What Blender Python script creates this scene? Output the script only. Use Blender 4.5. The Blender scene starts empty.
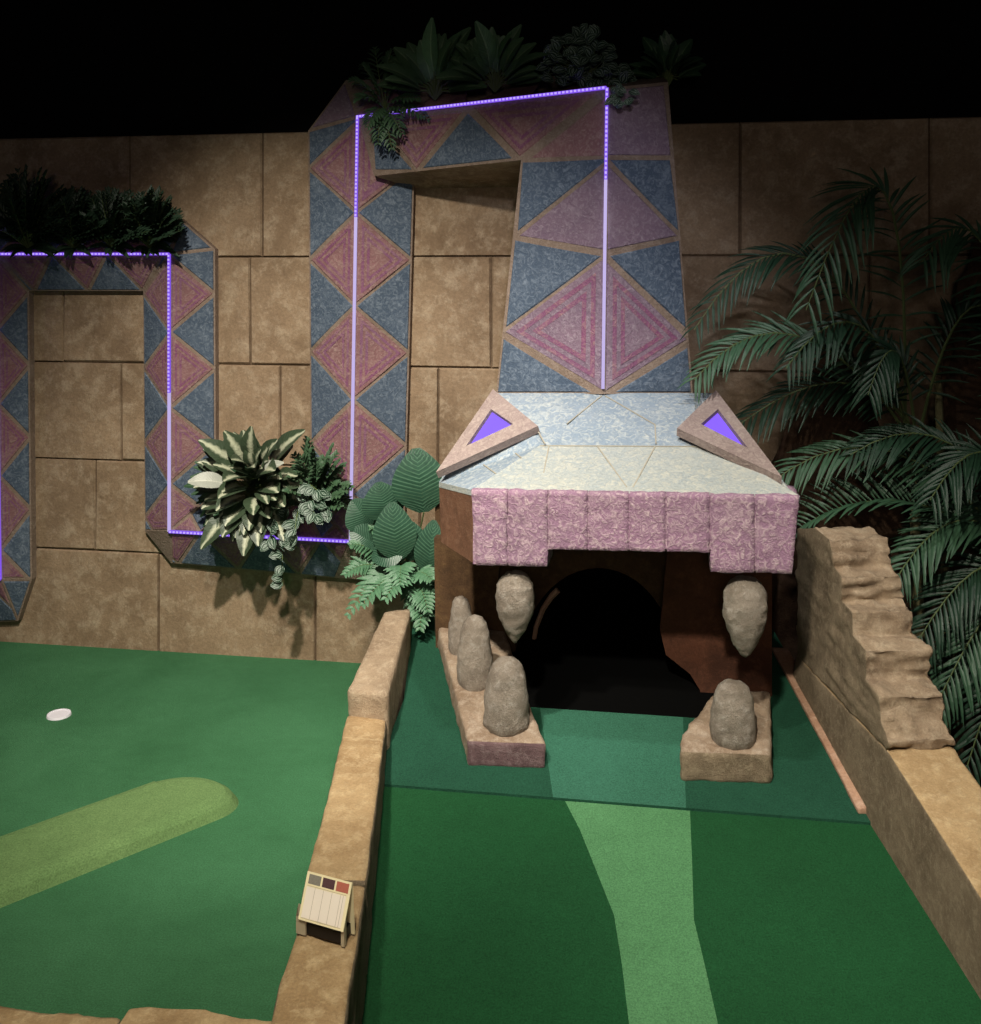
import bpy, bmesh, math, random
from mathutils import Vector, Matrix, noise
random.seed(7)
SC = bpy.context.scene
COL = SC.collection
V = Vector

# ------------------------------------------------------------------ camera
F, U0, V0, CAMZ, YAW = 980.0, 490.5, 275.0, 1.7, math.radians(8.5)
cs, sn = math.cos(YAW), math.sin(YAW)
CAM = V((0, 0, CAMZ))
DW = 4.16                                  # the back wall's plane
def ray(u, v):
    xc = (u-U0)/F
    return V((xc*cs - sn, xc*sn + cs, -(v-V0)/F))
def PY(u, v, Y):
    d = ray(u, v); return CAM + d*(Y/d.y)
def PZ(u, v, z):
    d = ray(u, v); return CAM + d*((z-CAMZ)/d.z)
def PP(u, v, p0, n):                       # on the plane through p0 with normal n
    d = ray(u, v); return CAM + d*((p0-CAM).dot(n)/d.dot(n))
def PV(u, v, A, B):                        # on the upright plane through plan points A, B
    n = V((B[1]-A[1], -(B[0]-A[0]), 0)); return PP(u, v, V((A[0], A[1], 0)), n)
FOLD, ZF, S1, S2 = 2.945, .12, .138, .25
N1 = V((0, -S1, 1)); N2 = V((0, -S2, 1)); PF = V((0, FOLD, ZF))
def zl(Y): return ZF + (S1 if Y < FOLD else S2)*(Y-FOLD)
def L1(u, v): return PP(u, v, PF, N1)      # on the lower lane
def L2(u, v): return PP(u, v, PF, N2)      # on the upper ramp

cd = bpy.data.cameras.new('camera'); cam = bpy.data.objects.new('camera', cd); COL.objects.link(cam)
cam.location = CAM; cam.rotation_euler = (math.pi/2, 0, YAW)
cd.sensor_fit = 'HORIZONTAL'; cd.sensor_width = 36; cd.lens = 36*F/981; cd.shift_y = -(512-V0)/981
cd.clip_start = .02
SC.camera = cam

# ------------------------------------------------------------------ materials
def lin(h):
    h = h.lstrip('#'); r = [int(h[i:i+2], 16)/255 for i in (0, 2, 4)]
    return tuple((c/12.92 if c <= .04045 else ((c+.055)/1.055)**2.4) for c in r)+(1,)
class NT:
    def __init__(s, name):
        s.m = bpy.data.materials.new(name); s.m.use_nodes = True
        s.t = s.m.node_tree; s.b = s.t.nodes['Principled BSDF']; s.l = s.t.links
    def n(s, ty, **k):
        nd = s.t.nodes.new(ty)
        for a, b in k.items():
            if a in nd.inputs: nd.inputs[a].default_value = b
            else: setattr(nd, a, b)
        return nd
    def co(s): 
        if not hasattr(s, '_c'): s._c = s.n('ShaderNodeTexCoord').outputs['Object']
        return s._c
    def noise(s, scale, detail=4, rough=.55, dist=0, vec=None):
        nd = s.n('ShaderNodeTexNoise'); nd.inputs['Scale'].default_value = scale
        nd.inputs['Detail'].default_value = detail; nd.inputs['Roughness'].default_value = rough
        nd.inputs['Distortion'].default_value = dist
        s.l.new(vec or s.co(), nd.inputs['Vector']); return nd.outputs['Fac']
    def ramp(s, fac, stops):
        r = s.n('ShaderNodeValToRGB'); e = r.color_ramp.elements
        while len(e) < len(stops): e.new(.5)
        for q, (p, c) in zip(e, stops): q.position = p; q.color = c
        s.l.new(fac, r.inputs['Fac']); return r.outputs['Color']
    def mix(s, fac, a, b, mode='MIX'):
        m = s.n('ShaderNodeMix', data_type='RGBA', blend_type=mode)
        for sock, v in ((m.inputs[0], fac), (m.inputs[6], a), (m.inputs[7], b)):
            if hasattr(v, 'links'): s.l.new(v, sock)
            else: sock.default_value = v
        return m.outputs[2]
    def bump(s, h, strength=.3, dist=.01, prev=None):
        b = s.n('ShaderNodeBump'); b.inputs['Strength'].default_value = strength; b.inputs['Distance'].default_value = dist
        s.l.new(h, b.inputs['Height'])
        if prev: s.l.new(prev, b.inputs['Normal'])
        s.l.new(b.outputs['Normal'], s.b.inputs['Normal']); return b.outputs['Normal']
    def color(s, c):
        if hasattr(c, 'links'): s.l.new(c, s.b.inputs['Base Color'])
        else: s.b.inputs['Base Color'].default_value = c
    def rough(s, r, spec=.3):
        s.b.inputs['Roughness'].default_value = r; s.b.inputs['Specular IOR Level'].default_value = spec
BW = ((0, 0, 0, 1), (1, 1, 1, 1))

def m_stone(name, base, dark, light, bump=.5, scale=1.0, rough_big=.35):
    n = NT(name)
    big = n.noise(2.6*scale, 7, .68, .2); mid = n.noise(12*scale, 9, .74, .15); fine = n.noise(80*scale, 6, .75)
    c = n.mix(n.ramp(big, [(.38, BW[0]), (.66, BW[1])]), lin(base), lin(dark))
    c = n.mix(n.ramp(mid, [(.48, BW[0]), (.70, (.8, .8, .8, 1))]), c, lin(light))
    c = n.mix(n.ramp(n.noise(6*scale, 9, .75, .5), [(.56, BW[0]), (.72, (.65, .65, .65, 1))]), c, lin(dark))
    c = n.mix(.4, c, n.ramp(fine, [(.3, (.3, .3, .3, 1)), (.65, (1.1, 1.1, 1.1, 1))]), 'MULTIPLY')
    n.color(c); n.rough(.85, .25)
    b = n.bump(mid, bump*.6, .02); n.bump(fine, bump, .006, b); return n.m
def m_stucco(name, base, dark, light, amt=.55, scale=1.0):
    # painted, hand-trowelled plaster: brush-swirl ridges catch a pale dry-brushed coat
    n = NT(name)
    sw = n.noise(48*scale, 4, .6, 1.6); big = n.noise(5*scale, 4, .6); fine = n.noise(150*scale, 4, .7); wear = n.noise(11*scale, 5, .65, .5)
    c = n.mix(n.ramp(big, [(.35, BW[0]), (.68, BW[1])]), lin(base), lin(dark))
    c = n.mix(n.ramp(sw, [(.46, BW[0]), (.70, (amt, amt, amt, 1))]), c, lin(light))
    c = n.mix(n.ramp(wear, [(.55, BW[0]), (.75, (.4, .4, .4, 1))]), c, lin(light))
    c = n.mix(.3, c, n.ramp(fine, [(.3, (.4, .4, .4, 1)), (.65, (1.05, 1.05, 1.05, 1))]), 'MULTIPLY')
    n.color(c); n.rough(.8, .25)
    b = n.bump(sw, .6, .010); n.bump(fine, .3, .004, b); return n.m
def m_carpet(name, a, b, c2=None, sc=1.0):
    n = NT(name)
    fine = n.noise(210, 4, .8); mid = n.noise(26*sc, 7, .75); big = n.noise(2.6*sc, 5, .6, .5)
    c = n.mix(n.ramp(big, [(.35, BW[0]), (.7, BW[1])]), lin(a), lin(b))
    c = n.mix(.35, c, n.ramp(mid, [(.3, (.6, .6, .6, 1)), (.7, (1, 1, 1, 1))]), 'MULTIPLY')
    c = n.mix(.7, c, n.ramp(fine, [(.32, (.45, .45, .45, 1)), (.65, (1.3, 1.3, 1.3, 1))]), 'MULTIPLY')
    n.color(c); n.rough(.95, .1); n.bump(fine, .8, .006); return n.m
def m_plain(name, col, rough=.7, spec=.3, var=.25, sc=30):
    n = NT(name); c = lin(col)
    f = n.noise(sc, 4, .6)
    n.color(n.mix(var, c, n.ramp(f, [(.3, (.35, .35, .35, 1)), (.7, (1, 1, 1, 1))]), 'MULTIPLY')); n.rough(rough, spec)
    n.bump(f, .15, .004); return n.m
def m_emit(name, col, strength):
    n = NT(name); n.color((.02, .02, .02, 1)); f = n.noise(60, 2)
    n.l.new(n.mix(f, lin(col), lin(col)), n.b.inputs['Emission Color'])
    n.b.inputs['Emission Strength'].default_value = strength; return n.m
def m_leaf(name, edge, centre, mode='plain', rough=.45):
    # UV: x across the blade 0..1 (midrib .5), y along it
    n = NT(name)
    uv = n.n('ShaderNodeUVMap'); uv.uv_map = 'UVMap'
    sep = n.n('ShaderNodeSeparateXYZ'); n.l.new(uv.outputs['UV'], sep.inputs[0])
    def math_(op, a, b=0.):
        m = n.n('ShaderNodeMath', operation=op)
        for s_, v_ in ((m.inputs[0], a), (m.inputs[1], b)):
            if hasattr(v_, 'links'): n.l.new(v_, s_)
            else: s_.default_value = v_
        return m.outputs[0]
    ax = math_('ABSOLUTE', math_('SUBTRACT', sep.outputs['X'], .5))     # 0 midrib .. .5 margin
    nz = n.noise(35, 3, .6)
    if mode == 'stripe':
        w = math_('SINE', math_('ADD', math_('MULTIPLY', sep.outputs['Y'], 105.), math_('MULTIPLY', ax, -40.)))
        f = n.ramp(w, [(.55, BW[0]), (.8, BW[1])])
    elif mode == 'zebra':
        w = math_('SINE', math_('MULTIPLY', math_('ADD', ax, math_('MULTIPLY', math_('SUBTRACT', sep.outputs['Y'], .5), math_('SUBTRACT', sep.outputs['Y'], .5))), 26.))
        f = n.ramp(w, [(.55, BW[0]), (.8, BW[1])])
    elif mode == 'variegated':
        f = n.ramp(math_('ADD', ax, math_('MULTIPLY', math_('SUBTRACT', nz, .5), .35)), [(.06, BW[1]), (.2, BW[0])])
    else:
        f = n.ramp(ax, [(.0, BW[1]), (.06, (.15, .15, .15, 1)), (.5, BW[0])])
    c = n.mix(f, lin(edge), lin(centre))
    c = n.mix(.35, c, n.ramp(nz, [(.3, (.45, .45, .45, 1)), (.7, (1.1, 1.1, 1.1, 1))]), 'MULTIPLY')
    n.color(c); n.rough(rough, .45)
    vein = math_('SINE', math_('ADD', math_('MULTIPLY', sep.outputs['Y'], 90.), math_('MULTIPLY', ax, -40.)))
    n.bump(vein, .15, .003); return n.m

M = {}
M['wall'] = m_stone('painted_sandstone', '#9d866c', '#7a654f', '#b9a78e', .5)
M['curb'] = m_stone('curb_sandstone', '#b89c74', '#9a7e5a', '#d0b890', .5, 2.0)
M['curb_side'] = m_stone('rough_concrete', '#a08d74', '#7f6e59', '#bcaa8e', 1.0, 4.0)
M['rock'] = m_stone('rock_face', '#b09a80', '#8b7660', '#cbb89e', .8, 2.5)
M['black_paint'] = m_plain('black_paint', '#0c0b0c', .9, .1)
M['grout'] = m_stucco('plaster_border', '#8a786a', '#746355', '#a5968a', .4)
M['pink'] = m_stucco('pink_plaster', '#8a6466', '#7b5a5b', '#a58d86', .7)
M['magenta'] = m_stucco('magenta_plaster', '#7f4c6b', '#7a566e', '#a3877f', .6)
M['blue'] = m_stucco('blue_plaster', '#4d5b6c', '#455364', '#8793a0', .6)
M['violet'] = m_stucco('violet_plaster', '#806a78', '#705e6e', '#a2949c', .6)
M['lip'] = m_stucco('lip_plaster', '#906e86', '#866a7d', '#c2adb0', .8, 1.1)
M['skull'] = m_stucco('skull_plaster', '#8895a2', '#7d8d9c', '#b9bdb9', .8, .8)
M['skull_pale'] = m_stucco('skull_pale_plaster', '#a0a5a2', '#949da0', '#bdbaac', .8, .9)
M['line'] = m_plain('carved_line', '#9c9789', .9)
M['frame'] = m_stucco('eye_frame_plaster', '#93837e', '#84736f', '#b5a69c', .5)
M['cheek'] = m_stone('cheek_wood', '#7a5540', '#5f4232', '#8c6a54', .5, 2.5)
M['throat'] = m_stone('throat_plaster', '#5a422b', '#423020', '#6b5236', .5, 2)
M['tooth'] = m_stone('tooth_stone', '#a39789', '#867a6d', '#c4bbb0', 1.0, 3.0)
M['jaw'] = m_stone('jaw_stone', '#a9947e', '#8a7460', '#c6b6a4', .7, 3.0)
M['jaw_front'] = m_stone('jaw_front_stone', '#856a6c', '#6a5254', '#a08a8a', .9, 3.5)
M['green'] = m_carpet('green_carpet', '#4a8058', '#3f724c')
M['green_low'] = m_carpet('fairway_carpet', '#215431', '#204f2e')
M['green_up'] = m_carpet('shaded_ramp_carpet', '#275440', '#234c3a')  # bluish green ramp carpet, darkened to carry the head's shadow in its colour
M['stripe'] = m_carpet('light_stripe_carpet', '#5d9364', '#55895c')
M['stripe_up'] = m_carpet('shaded_ramp_stripe', '#3d715c', '#386a55')  # same pale stripe, dimmed in colour for the shadow under the head
M['hump'] = m_carpet('light_hump_carpet', '#7a9a62', '#6c8d58')
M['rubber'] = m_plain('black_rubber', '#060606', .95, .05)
M['panel_red'] = m_stone('red_brown_panel', '#5a3626', '#43281c', '#6b4432', .4, 2)
M['trim'] = m_stone('trim_wood', '#b79279', '#9a755e', '#cbab96', .3, 2)
M['led'] = m_emit('purple_led', '#7d50e8', 1.0)
M['led_dot'] = m_emit('led_diode', '#b49cf8', 1.25)
M['led_tube'] = m_emit('led_diffuser', '#c4b4ee', .9)
M['eye'] = m_emit('purple_eye', '#7a52f0', 1.25)
M['white'] = m_plain('white_plastic', '#e9e6ee', .4, .4, .05)
M['card'] = m_plain('cream_card', '#efe2b8', .5, .4, .05)
M['card_white'] = m_plain('card_white', '#efe4d6', .5, .4, .05)
M['card_grey'] = m_plain('card_grey', '#8c877b', .5, .4, .4, 300)
M['card_plum'] = m_plain('card_plum', '#5c4144', .5, .4, .4, 300)
M['card_red'] = m_plain('card_red', '#b86a58', .5, .4, .3, 300)
M['card_line'] = m_plain('card_line', '#b9ab98', .5)
M['black_plastic'] = m_plain('black_plastic', '#141010', .5, .4)
M['steel'] = m_plain('pale_metal', '#b3a68c', .4, .6)
M['boulder'] = m_stone('dark_boulder', '#4d3828', '#33251b', '#5e4735', .8, 1.5)
M['trunk'] = m_stone('palm_stem', '#6e6a4a', '#4c4732', '#8d8866', .5, 4)
M['stem'] = m_plain('plant_stem', '#5c6b42', .6)
M['hosta'] = m_leaf('variegated_leaf', '#3c4b37', '#b9bda2', 'variegated')
M['hosta_dark'] = m_leaf('deep_leaf', '#2c4a33', '#5d7a55', 'plain')
M['pale_leaf'] = m_leaf('pale_leaf', '#a3a79c', '#c3c5b6', 'plain')
M['calathea'] = m_leaf('striped_leaf', '#2c4d3c', '#4c6e58', 'stripe', .4)
M['zebra'] = m_leaf('zebra_leaf', '#27402f', '#93a596', 'zebra')
M['fern'] = m_leaf('fern_leaf', '#4b7355', '#6d9270', 'plain')
M['fern_dark'] = m_leaf('fern_dark_leaf', '#3d5a40', '#587350', 'plain')
M['spiky'] = m_leaf('cedar_leaf', '#253a2a', '#3a5238', 'plain')
M['lily'] = m_leaf('lily_leaf', '#4b6a4a', '#7b9270', 'plain')
M['palm'] = m_leaf('palm_leaf', '#36563f', '#4c6c50', 'plain')
M['palm_dark'] = m_leaf('palm_dark_leaf', '#1f3a2a', '#2e4c36', 'plain')

# ------------------------------------------------------------------ object helpers
def link(name, me, mats, parent=None):
    o = bpy.data.objects.new(name, me); COL.objects.link(o)
    for m in mats: me.materials.append(M[m] if isinstance(m, str) else m)
    if parent:
        r = parent
        while r.parent: r = r.parent
        me.transform(Matrix.Translation(-r.location)); o.parent = parent
    return o
def tag(o, label=None, cat=None, group=None, kind=None):
    if label: o['label'] = label
    if cat: o['category'] = cat
    if group: o['group'] = group
    if kind: o['kind'] = kind
    return o
def empty(name, loc, label, cat, group=None):
    o = bpy.data.objects.new(name, None); COL.objects.link(o); o.location = loc; o.empty_display_size = .1
    return tag(o, label, cat, group)
class MB:
    def __init__(s): s.v = []; s.f = []; s.mi = []; s.uv = []
    def p(s, pts, mi=0, uv=None):
        i = len(s.v); s.v += [tuple(q) for q in pts]; s.f.append(tuple(range(i, i+len(pts)))); s.mi.append(mi)
        s.uv.append(uv or [(0, 0)]*len(pts))
    def box(s, c, ex, ey, ez, mi=0):           # centre and three half-axes
        c, ex, ey, ez = V(c), V(ex), V(ey), V(ez)
        k = {(i, j, l): c+ex*i+ey*j+ez*l for i in (-1, 1) for j in (-1, 1) for l in (-1, 1)}
        for q in (((-1,-1,-1),(-1,-1,1),(-1,1,1),(-1,1,-1)), ((1,-1,-1),(1,1,-1),(1,1,1),(1,-1,1)), ((-1,-1,-1),(1,-1,-1),(1,-1,1),(-1,-1,1)),
                  ((-1,1,-1),(-1,1,1),(1,1,1),(1,1,-1)), ((-1,-1,-1),(-1,1,-1),(1,1,-1),(1,-1,-1)), ((-1,-1,1),(1,-1,1),(1,1,1),(-1,1,1))):
            s.p([k[a] for a in q], mi)
    def tube(s, pts, r0, r1=None, n=6, mi=0):
        r1 = r0 if r1 is None else r1; rings = []
        for i, q in enumerate(pts):
            d = (V(pts[min(i+1, len(pts)-1)])-V(pts[max(i-1, 0)])).normalized()
            a = d.orthogonal().normalized() if i == 0 else (a-d*a.dot(d)).normalized()
            b = d.cross(a); r = r0+(r1-r0)*i/max(1, len(pts)-1)
            rings.append([V(q)+(a*math.cos(2*math.pi*k/n)+b*math.sin(2*math.pi*k/n))*r for k in range(n)])
        for A, B in zip(rings, rings[1:]):
            for k in range(n): s.p([A[k], A[(k+1) % n], B[(k+1) % n], B[k]], mi)
        s.p(rings[0][::-1], mi); s.p(rings[-1], mi)
    def build(s, name, mats, parent=None, merge=True, smooth=False, bevel=0, fixn=True):
        me = bpy.data.meshes.new(name); me.from_pydata(s.v, [], s.f); me.polygons.foreach_set('material_index', s.mi)
        ul = me.uv_layers.new(name='UVMap'); flat = [c for f in s.uv for q in f for c in q]; ul.data.foreach_set('uv', flat)
        bm = bmesh.new(); bm.from_mesh(me)
        if merge: bmesh.ops.remove_doubles(bm, verts=bm.verts, dist=1e-4)
        if fixn: bmesh.ops.recalc_face_normals(bm, faces=bm.faces)
        if bevel: bmesh.ops.bevel(bm, geom=list(bm.edges), offset=bevel, segments=2, profile=.6, affect='EDGES', clamp_overlap=True)
        bm.to_mesh(me); bm.free()
        if smooth: me.polygons.foreach_set('use_smooth', [True]*len(me.polygons))
        return link(name, me, mats, parent)
def hull(sections):                         # closed solid through rings of equal count
    mb = MB(); n = len(sections[0])
    for A, B in zip(sections, sections[1:]):
        for k in range(n): mb.p([A[k], A[(k+1) % n], B[(k+1) % n], B[k]])
    mb.p(sections[0][::-1]); mb.p(sections[-1]); return mb
def rough(name, mb, mats, parent=None, bevel=.012, cell=.035, amp=.01, freq=9, side=None, seed=0, ridges=0, calm=None):
    """weathered solid: bevel, cut into small cells, push the surface about with noise"""
    me = bpy.data.meshes.new(name); me.from_pydata(mb.v, [], mb.f)
    bm = bmesh.new(); bm.from_mesh(me); bmesh.ops.remove_doubles(bm, verts=bm.verts, dist=1e-4); bmesh.ops.recalc_face_normals(bm, faces=bm.faces)
    if bevel: bmesh.ops.bevel(bm, geom=list(bm.edges), offset=bevel, segments=2, profile=.6, affect='EDGES', clamp_overlap=True)
    bmesh.ops.triangulate(bm, faces=[f for f in bm.faces if len(f.verts) > 4])
    for _ in range(7):
        es = [e for e in bm.edges if e.calc_length() > cell]
        if not es: break
        bmesh.ops.subdivide_edges(bm, edges=es, cuts=1, use_grid_fill=True)
        if len(bm.verts) > 40000: break
    bmesh.ops.triangulate(bm, faces=[f for f in bm.faces if len(f.verts) > 4])
    bm.normal_update(); off = V((seed*3.7, seed*1.3, 0))
    for f in bm.faces:
        if side: f.material_index = side(f.normal, f.calc_center_median())
        f.smooth = True
    mv = []
    for v in bm.verts:
        q = v.co*freq+off
        d = noise.noise(q)*.6+noise.noise(q*2.3)*.35+noise.noise(q*5.1)*.25
        if ridges: d += ridges*(abs(noise.noise(V((q.x*.4, q.y*.4, q.z*1.6))))*2-.5)
        if calm and v.normal.dot(calm) > .6: d *= .22
        mv.append((v, v.normal*d*amp))
    for v, d in mv: v.co += d
    bm.to_mesh(me); bm.free(); return link(name, me, mats, parent)

# ------------------------------------------------------------------ zigzag plaster panels
def clip(poly, p, n):                       # keep the side where (q-p).n >= 0 (2D)
    out = []
    for i in range(len(poly)):
        a, b = poly[i], poly[(i+1) % len(poly)]
        da = (a[0]-p[0])*n[0]+(a[1]-p[1])*n[1]; db = (b[0]-p[0])*n[0]+(b[1]-p[1])*n[1]
        if da >= 0: out.append(a)
        if (da > 0) != (db > 0) and abs(da-db) > 1e-9:
            t = da/(da-db); out.append((a[0]+(b[0]-a[0])*t, a[1]+(b[1]-a[1])*t))
    return out
def area(P): return sum(P[i][0]*P[(i+1) % len(P)][1]-P[(i+1) % len(P)][0]*P[i][1] for i in range(len(P)))/2
def dedupe(P, e=2e-4):
    out = []
    for q in P:
        if not out or math.hypot(q[0]-out[-1][0], q[1]-out[-1][1]) > e: out.append(q)
    if len(out) > 1 and math.hypot(out[0][0]-out[-1][0], out[0][1]-out[-1][1]) <= e: out.pop()
    return out
def ringpair(P, d0, d1):
    # the outline drawn in by d0 and the same outline drawn in by d1, vertex for vertex
    A = dedupe(inset(P, d0), .004)
    if len(A) < 3: return None
    B = dedupe(inset(A, d1-d0))
    if len(A) == len(B): return A, B
    c = (sum(q[0] for q in A)/len(A), sum(q[1] for q in A)/len(A)); k = 1-(d1-d0)/max(1e-3, math.sqrt(abs(area(A)))*.33)
    if k <= .05: return None
    return A, [(c[0]+(q[0]-c[0])*k, c[1]+(q[1]-c[1])*k) for q in A]
def inset(P, d):
    P = dedupe(P)
    if len(P) < 3: return []
    if area(P) < 0: P = P[::-1]
    Q = P
    for i in range(len(P)):
        a, b = P[i], P[(i+1) % len(P)]; L = math.hypot(b[0]-a[0], b[1]-a[1])
        if L < 1e-6: continue
        n = (-(b[1]-a[1])/L, (b[0]-a[0])/L)
        Q = clip(Q, (a[0]+n[0]*d, a[1]+n[1]*d), n)
        if len(Q) < 3: return []
    return Q
class Strip:
    """a sloping face between the ridge r0-r1 and the edge e0-e1"""
    def __init__(s, r0, r1, e0, e1, mb, base=True, out=None):
        s.r0, s.mb = r0, mb; s.ex = (r1-r0).normalized(); s.L = (r1-r0).length
        m = (e0+e1)/2-r0; s.ey = (m-s.ex*m.dot(s.ex)).normalized(); s.n = s.ex.cross(s.ey)
        if s.n.dot(out or V((.1, -1, .1))) < 0: s.n = -s.n
        s.quad = [s.to2(r0), s.to2(r1), s.to2(e1), s.to2(e0)]
        s.e0, s.e1 = s.to2(e0), s.to2(e1); s.d0, s.d1 = (e0-r0).dot(s.n), (e1-r0).dot(s.n)
        if base:
            N = 12; g = lambda i, j: (r0.lerp(r1, i/N)).lerp(e0.lerp(e1, i/N), j/4)
            for i in range(N):
                for j in range(4): mb.p([g(i, j), g(i+1, j), g(i+1, j+1), g(i, j+1)], 0)
    def to2(s, q): d = q-s.r0; return (d.dot(s.ex), d.dot(s.ey))
    def to3(s, q, h):
        f = (q[0]-s.e0[0])/(s.e1[0]-s.e0[0]); k = q[1]/s.ye(q[0]) if abs(s.ye(q[0])) > 1e-6 else 0
        return s.r0+s.ex*q[0]+s.ey*q[1]+s.n*(h+k*(s.d0+(s.d1-s.d0)*f))
    def ye(s, x):
        a, b = s.e0, s.e1; return a[1]+(b[1]-a[1])*((x-a[0])/(b[0]-a[0]))
    def panel(s, P, mi, margin=.0055, h=.004, ring=None):
        Q = s.quad if area(s.quad) > 0 else s.quad[::-1]
        for i in range(4):
            a, b = Q[i], Q[(i+1) % 4]; L = math.hypot(b[0]-a[0], b[1]-a[1])
            if L < 1e-6: continue
            P = clip(P, a, (-(b[1]-a[1])/L, (b[0]-a[0])/L))
            if len(P) < 3: return
        AB = ringpair(P, margin, margin+.005)
        if not AB: return
        A, B = AB
        for i in range(len(B)):
            j = (i+1) % len(B); s.mb.p([s.to3(A[i], -.002), s.to3(A[j], -.002), s.to3(B[j], h), s.to3(B[i], h)], mi)
        s.mb.p([s.to3(q, h) for q in B], mi)
        if ring is not None:
            sz = math.sqrt(abs(area(B)))
            for a_, b_, m_ in ((.07, .13, ring), (.19, .25, ring)):
                CD = ringpair(B, sz*a_, sz*b_)
                if CD:
                    C, D = CD
                    for i in range(len(C)):
                        j = (i+1) % len(C); s.mb.p([s.to3(C[i], h+.0015), s.to3(C[j], h+.0015), s.to3(D[j], h+.0015), s.to3(D[i], h+.0015)], m_)
    def zig(s, fr, pink=1, blue=2, ring=3):
        """fr: fractions along the ridge where the triangles meet"""
        xs = [f*s.L for f in fr]
        for a, b in zip(xs, xs[1:]):
            m = (a+b)/2; s.panel([(a, 0), (b, 0), (m, s.ye(m))], pink, ring=ring)
        ms = [(a+b)/2 for a, b in zip(xs, xs[1:])]
        ms = [ms[0]-(xs[1]-xs[0])]+ms+[ms[-1]+(xs[-1]-xs[-2])]
        for k, x in enumerate(xs):
            a, b = ms[k], ms[k+1]; s.panel([(x, 0), (a, s.ye(a)), (b, s.ye(b))], blue)
    def pix(s, pts, mi, ring=None, **k):
        s.panel([s.to2(PP(u, v, s.r0, s.n)) for u, v in pts], mi, ring=ring, **k)

# ------------------------------------------------------------------ the setting
def struct(o): o['kind'] = 'structure'; return o
def XW(u): return PY(u, 275, DW).x
# sandstone back wall: blocks with cut joints
rows = [(-.3, .44, [-120, 158, 315, 470, 700, 900]), (.44, .855, [-60, 95, 250, 420, 620, 860]), (.855, 1.30, [-150, 121, 280, 438, 700, 950]),
        (1.30, 1.78, [-90, 63, 250, 491, 660, 870, 1010]), (1.78, 2.335, [-120, 129, 262, 560, 740, 930])]
mb = MB(); rnd = random.Random(3)
mb.box((0, DW+.07, 1.0), (3.4, 0, 0), (0, .055, 0), (0, 0, 1.33), 1)
for z0, z1, us in rows:
    xs = [-3.4]+[XW(u) for u in us]+[3.4]
    for a, b in zip(xs, xs[1:]):
        g = .0025; c = .005
        j = [rnd.uniform(-.004, .004) for _ in range(8)]
        x0, x1, y0, y1 = a+g, b-g, z0+g, z1-g
        fr = [V((x0+c+j[0], DW, y0+c+j[1])), V((x1-c+j[2], DW, y0+c+j[3])), V((x1-c+j[4], DW, y1-c+j[5])), V((x0+c+j[6], DW, y1-c+j[7]))]
        bk = [V((x0, DW+.010, y0)), V((x1, DW+.010, y0)), V((x1, DW+.010, y1)), V((x0, DW+.010, y1))]
        mb.p(fr)
        for i in range(4): mb.p([bk[i], bk[(i+1) % 4], fr[(i+1) % 4], fr[i]])
M['joint'] = m_stone('dark_joint', '#6d5844', '#5a4837', '#7d6853', .4)
struct(mb.build('wall_back', ['wall', 'joint'], merge=False))
mb = MB(); mb.box((0, DW+.10, 3.1), (3.6, 0, 0), (0, .05, 0), (0, 0, .77)); struct(mb.build('wall_upper', ['black_paint']))
mb = MB(); mb.box((0, 2.2, 3.9), (3.6, 0, 0), (0, 2.3, 0), (0, 0, .03)); struct(mb.build('ceiling', ['black_paint']))
mb = MB(); mb.box((0, 2.0, -.36), (3.6, 0, 0), (0, 2.35, 0), (0, 0, .05)); struct(mb.build('floor', ['black_paint']))

# left putting green (z = 0), its right edge hidden under the stone edging
ZC = .26
edge = [PZ(365, 715, ZC), PZ(337, 870, ZC), PZ(312, 977, ZC), PZ(298, 1100, ZC)]
mb = MB()
pts = [V((-3.2, DW+.005, 0)), V((PZ(395, 620, .4).x, DW+.005, 0))]+[V((q.x, q.y, 0)) for q in edge]+[V((edge[-1].x, 1.3, 0)), V((-3.2, 1.3, 0))]
mb.p(pts)
for a, b in zip(pts, pts[1:]+pts[:1]): mb.p([a, b, b-V((0, 0, .25)), a-V((0, 0, .25))])
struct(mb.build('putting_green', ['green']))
# fairway: lower lane with the pale inlaid stripe, upper ramp to the mouth
RA, RB = (L1(981, 1000)), (L2(778, 655))
RA2, RB2 = (RA.x, RA.y), (RB.x, RB.y)
def lane_pt(u, v): return L1(u, v)
mb = MB()
far = 1250
sl = [(565, 802), (580, 830), (596, 870), (614, 915), (622, 965), (629, 1024), (640, far)]
sr = [(690, 812), (692, 860), (694, 920), (706, 970), (718, 1024), (760, far)]
lft = [(372, 788), (360, 860), (330, 1024), (280, far)]
def fold_x(u):                                           # snap to the fold line
    d = ray(u, 800); return V((CAM.x+d.x*(FOLD/d.y), FOLD, ZF))
SL = [fold_x(565)]+[L1(*q) for q in sl[1:]]; SR = [fold_x(690)]+[L1(*q) for q in sr[1:]]
LF = [fold_x(372)]+[L1(*q) for q in lft[1:]]
rdir = V((RB2[0]-RA2[0], RB2[1]-RA2[1], 0)).normalized()
def redge(Y, off=.03): k = (Y-RA2[1])/rdir.y; return V((RA2[0]+rdir.x*k+off, Y, zl(Y)))
RG = [redge(FOLD), redge(2.3), redge(1.9)]
mb.p(LF+SL[::-1], 0); mb.p(SL+SR[::-1], 1); mb.p(SR+RG[::-1], 0)
def on2(u, v): return L2(u, v)
YT = 3.33
def up_x(u, Y):                                           # a ray column met with the ramp at depth Y
    d = ray(u, 0); return V((CAM.x+d.x*(Y/d.y), Y, zl(Y)))
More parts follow.
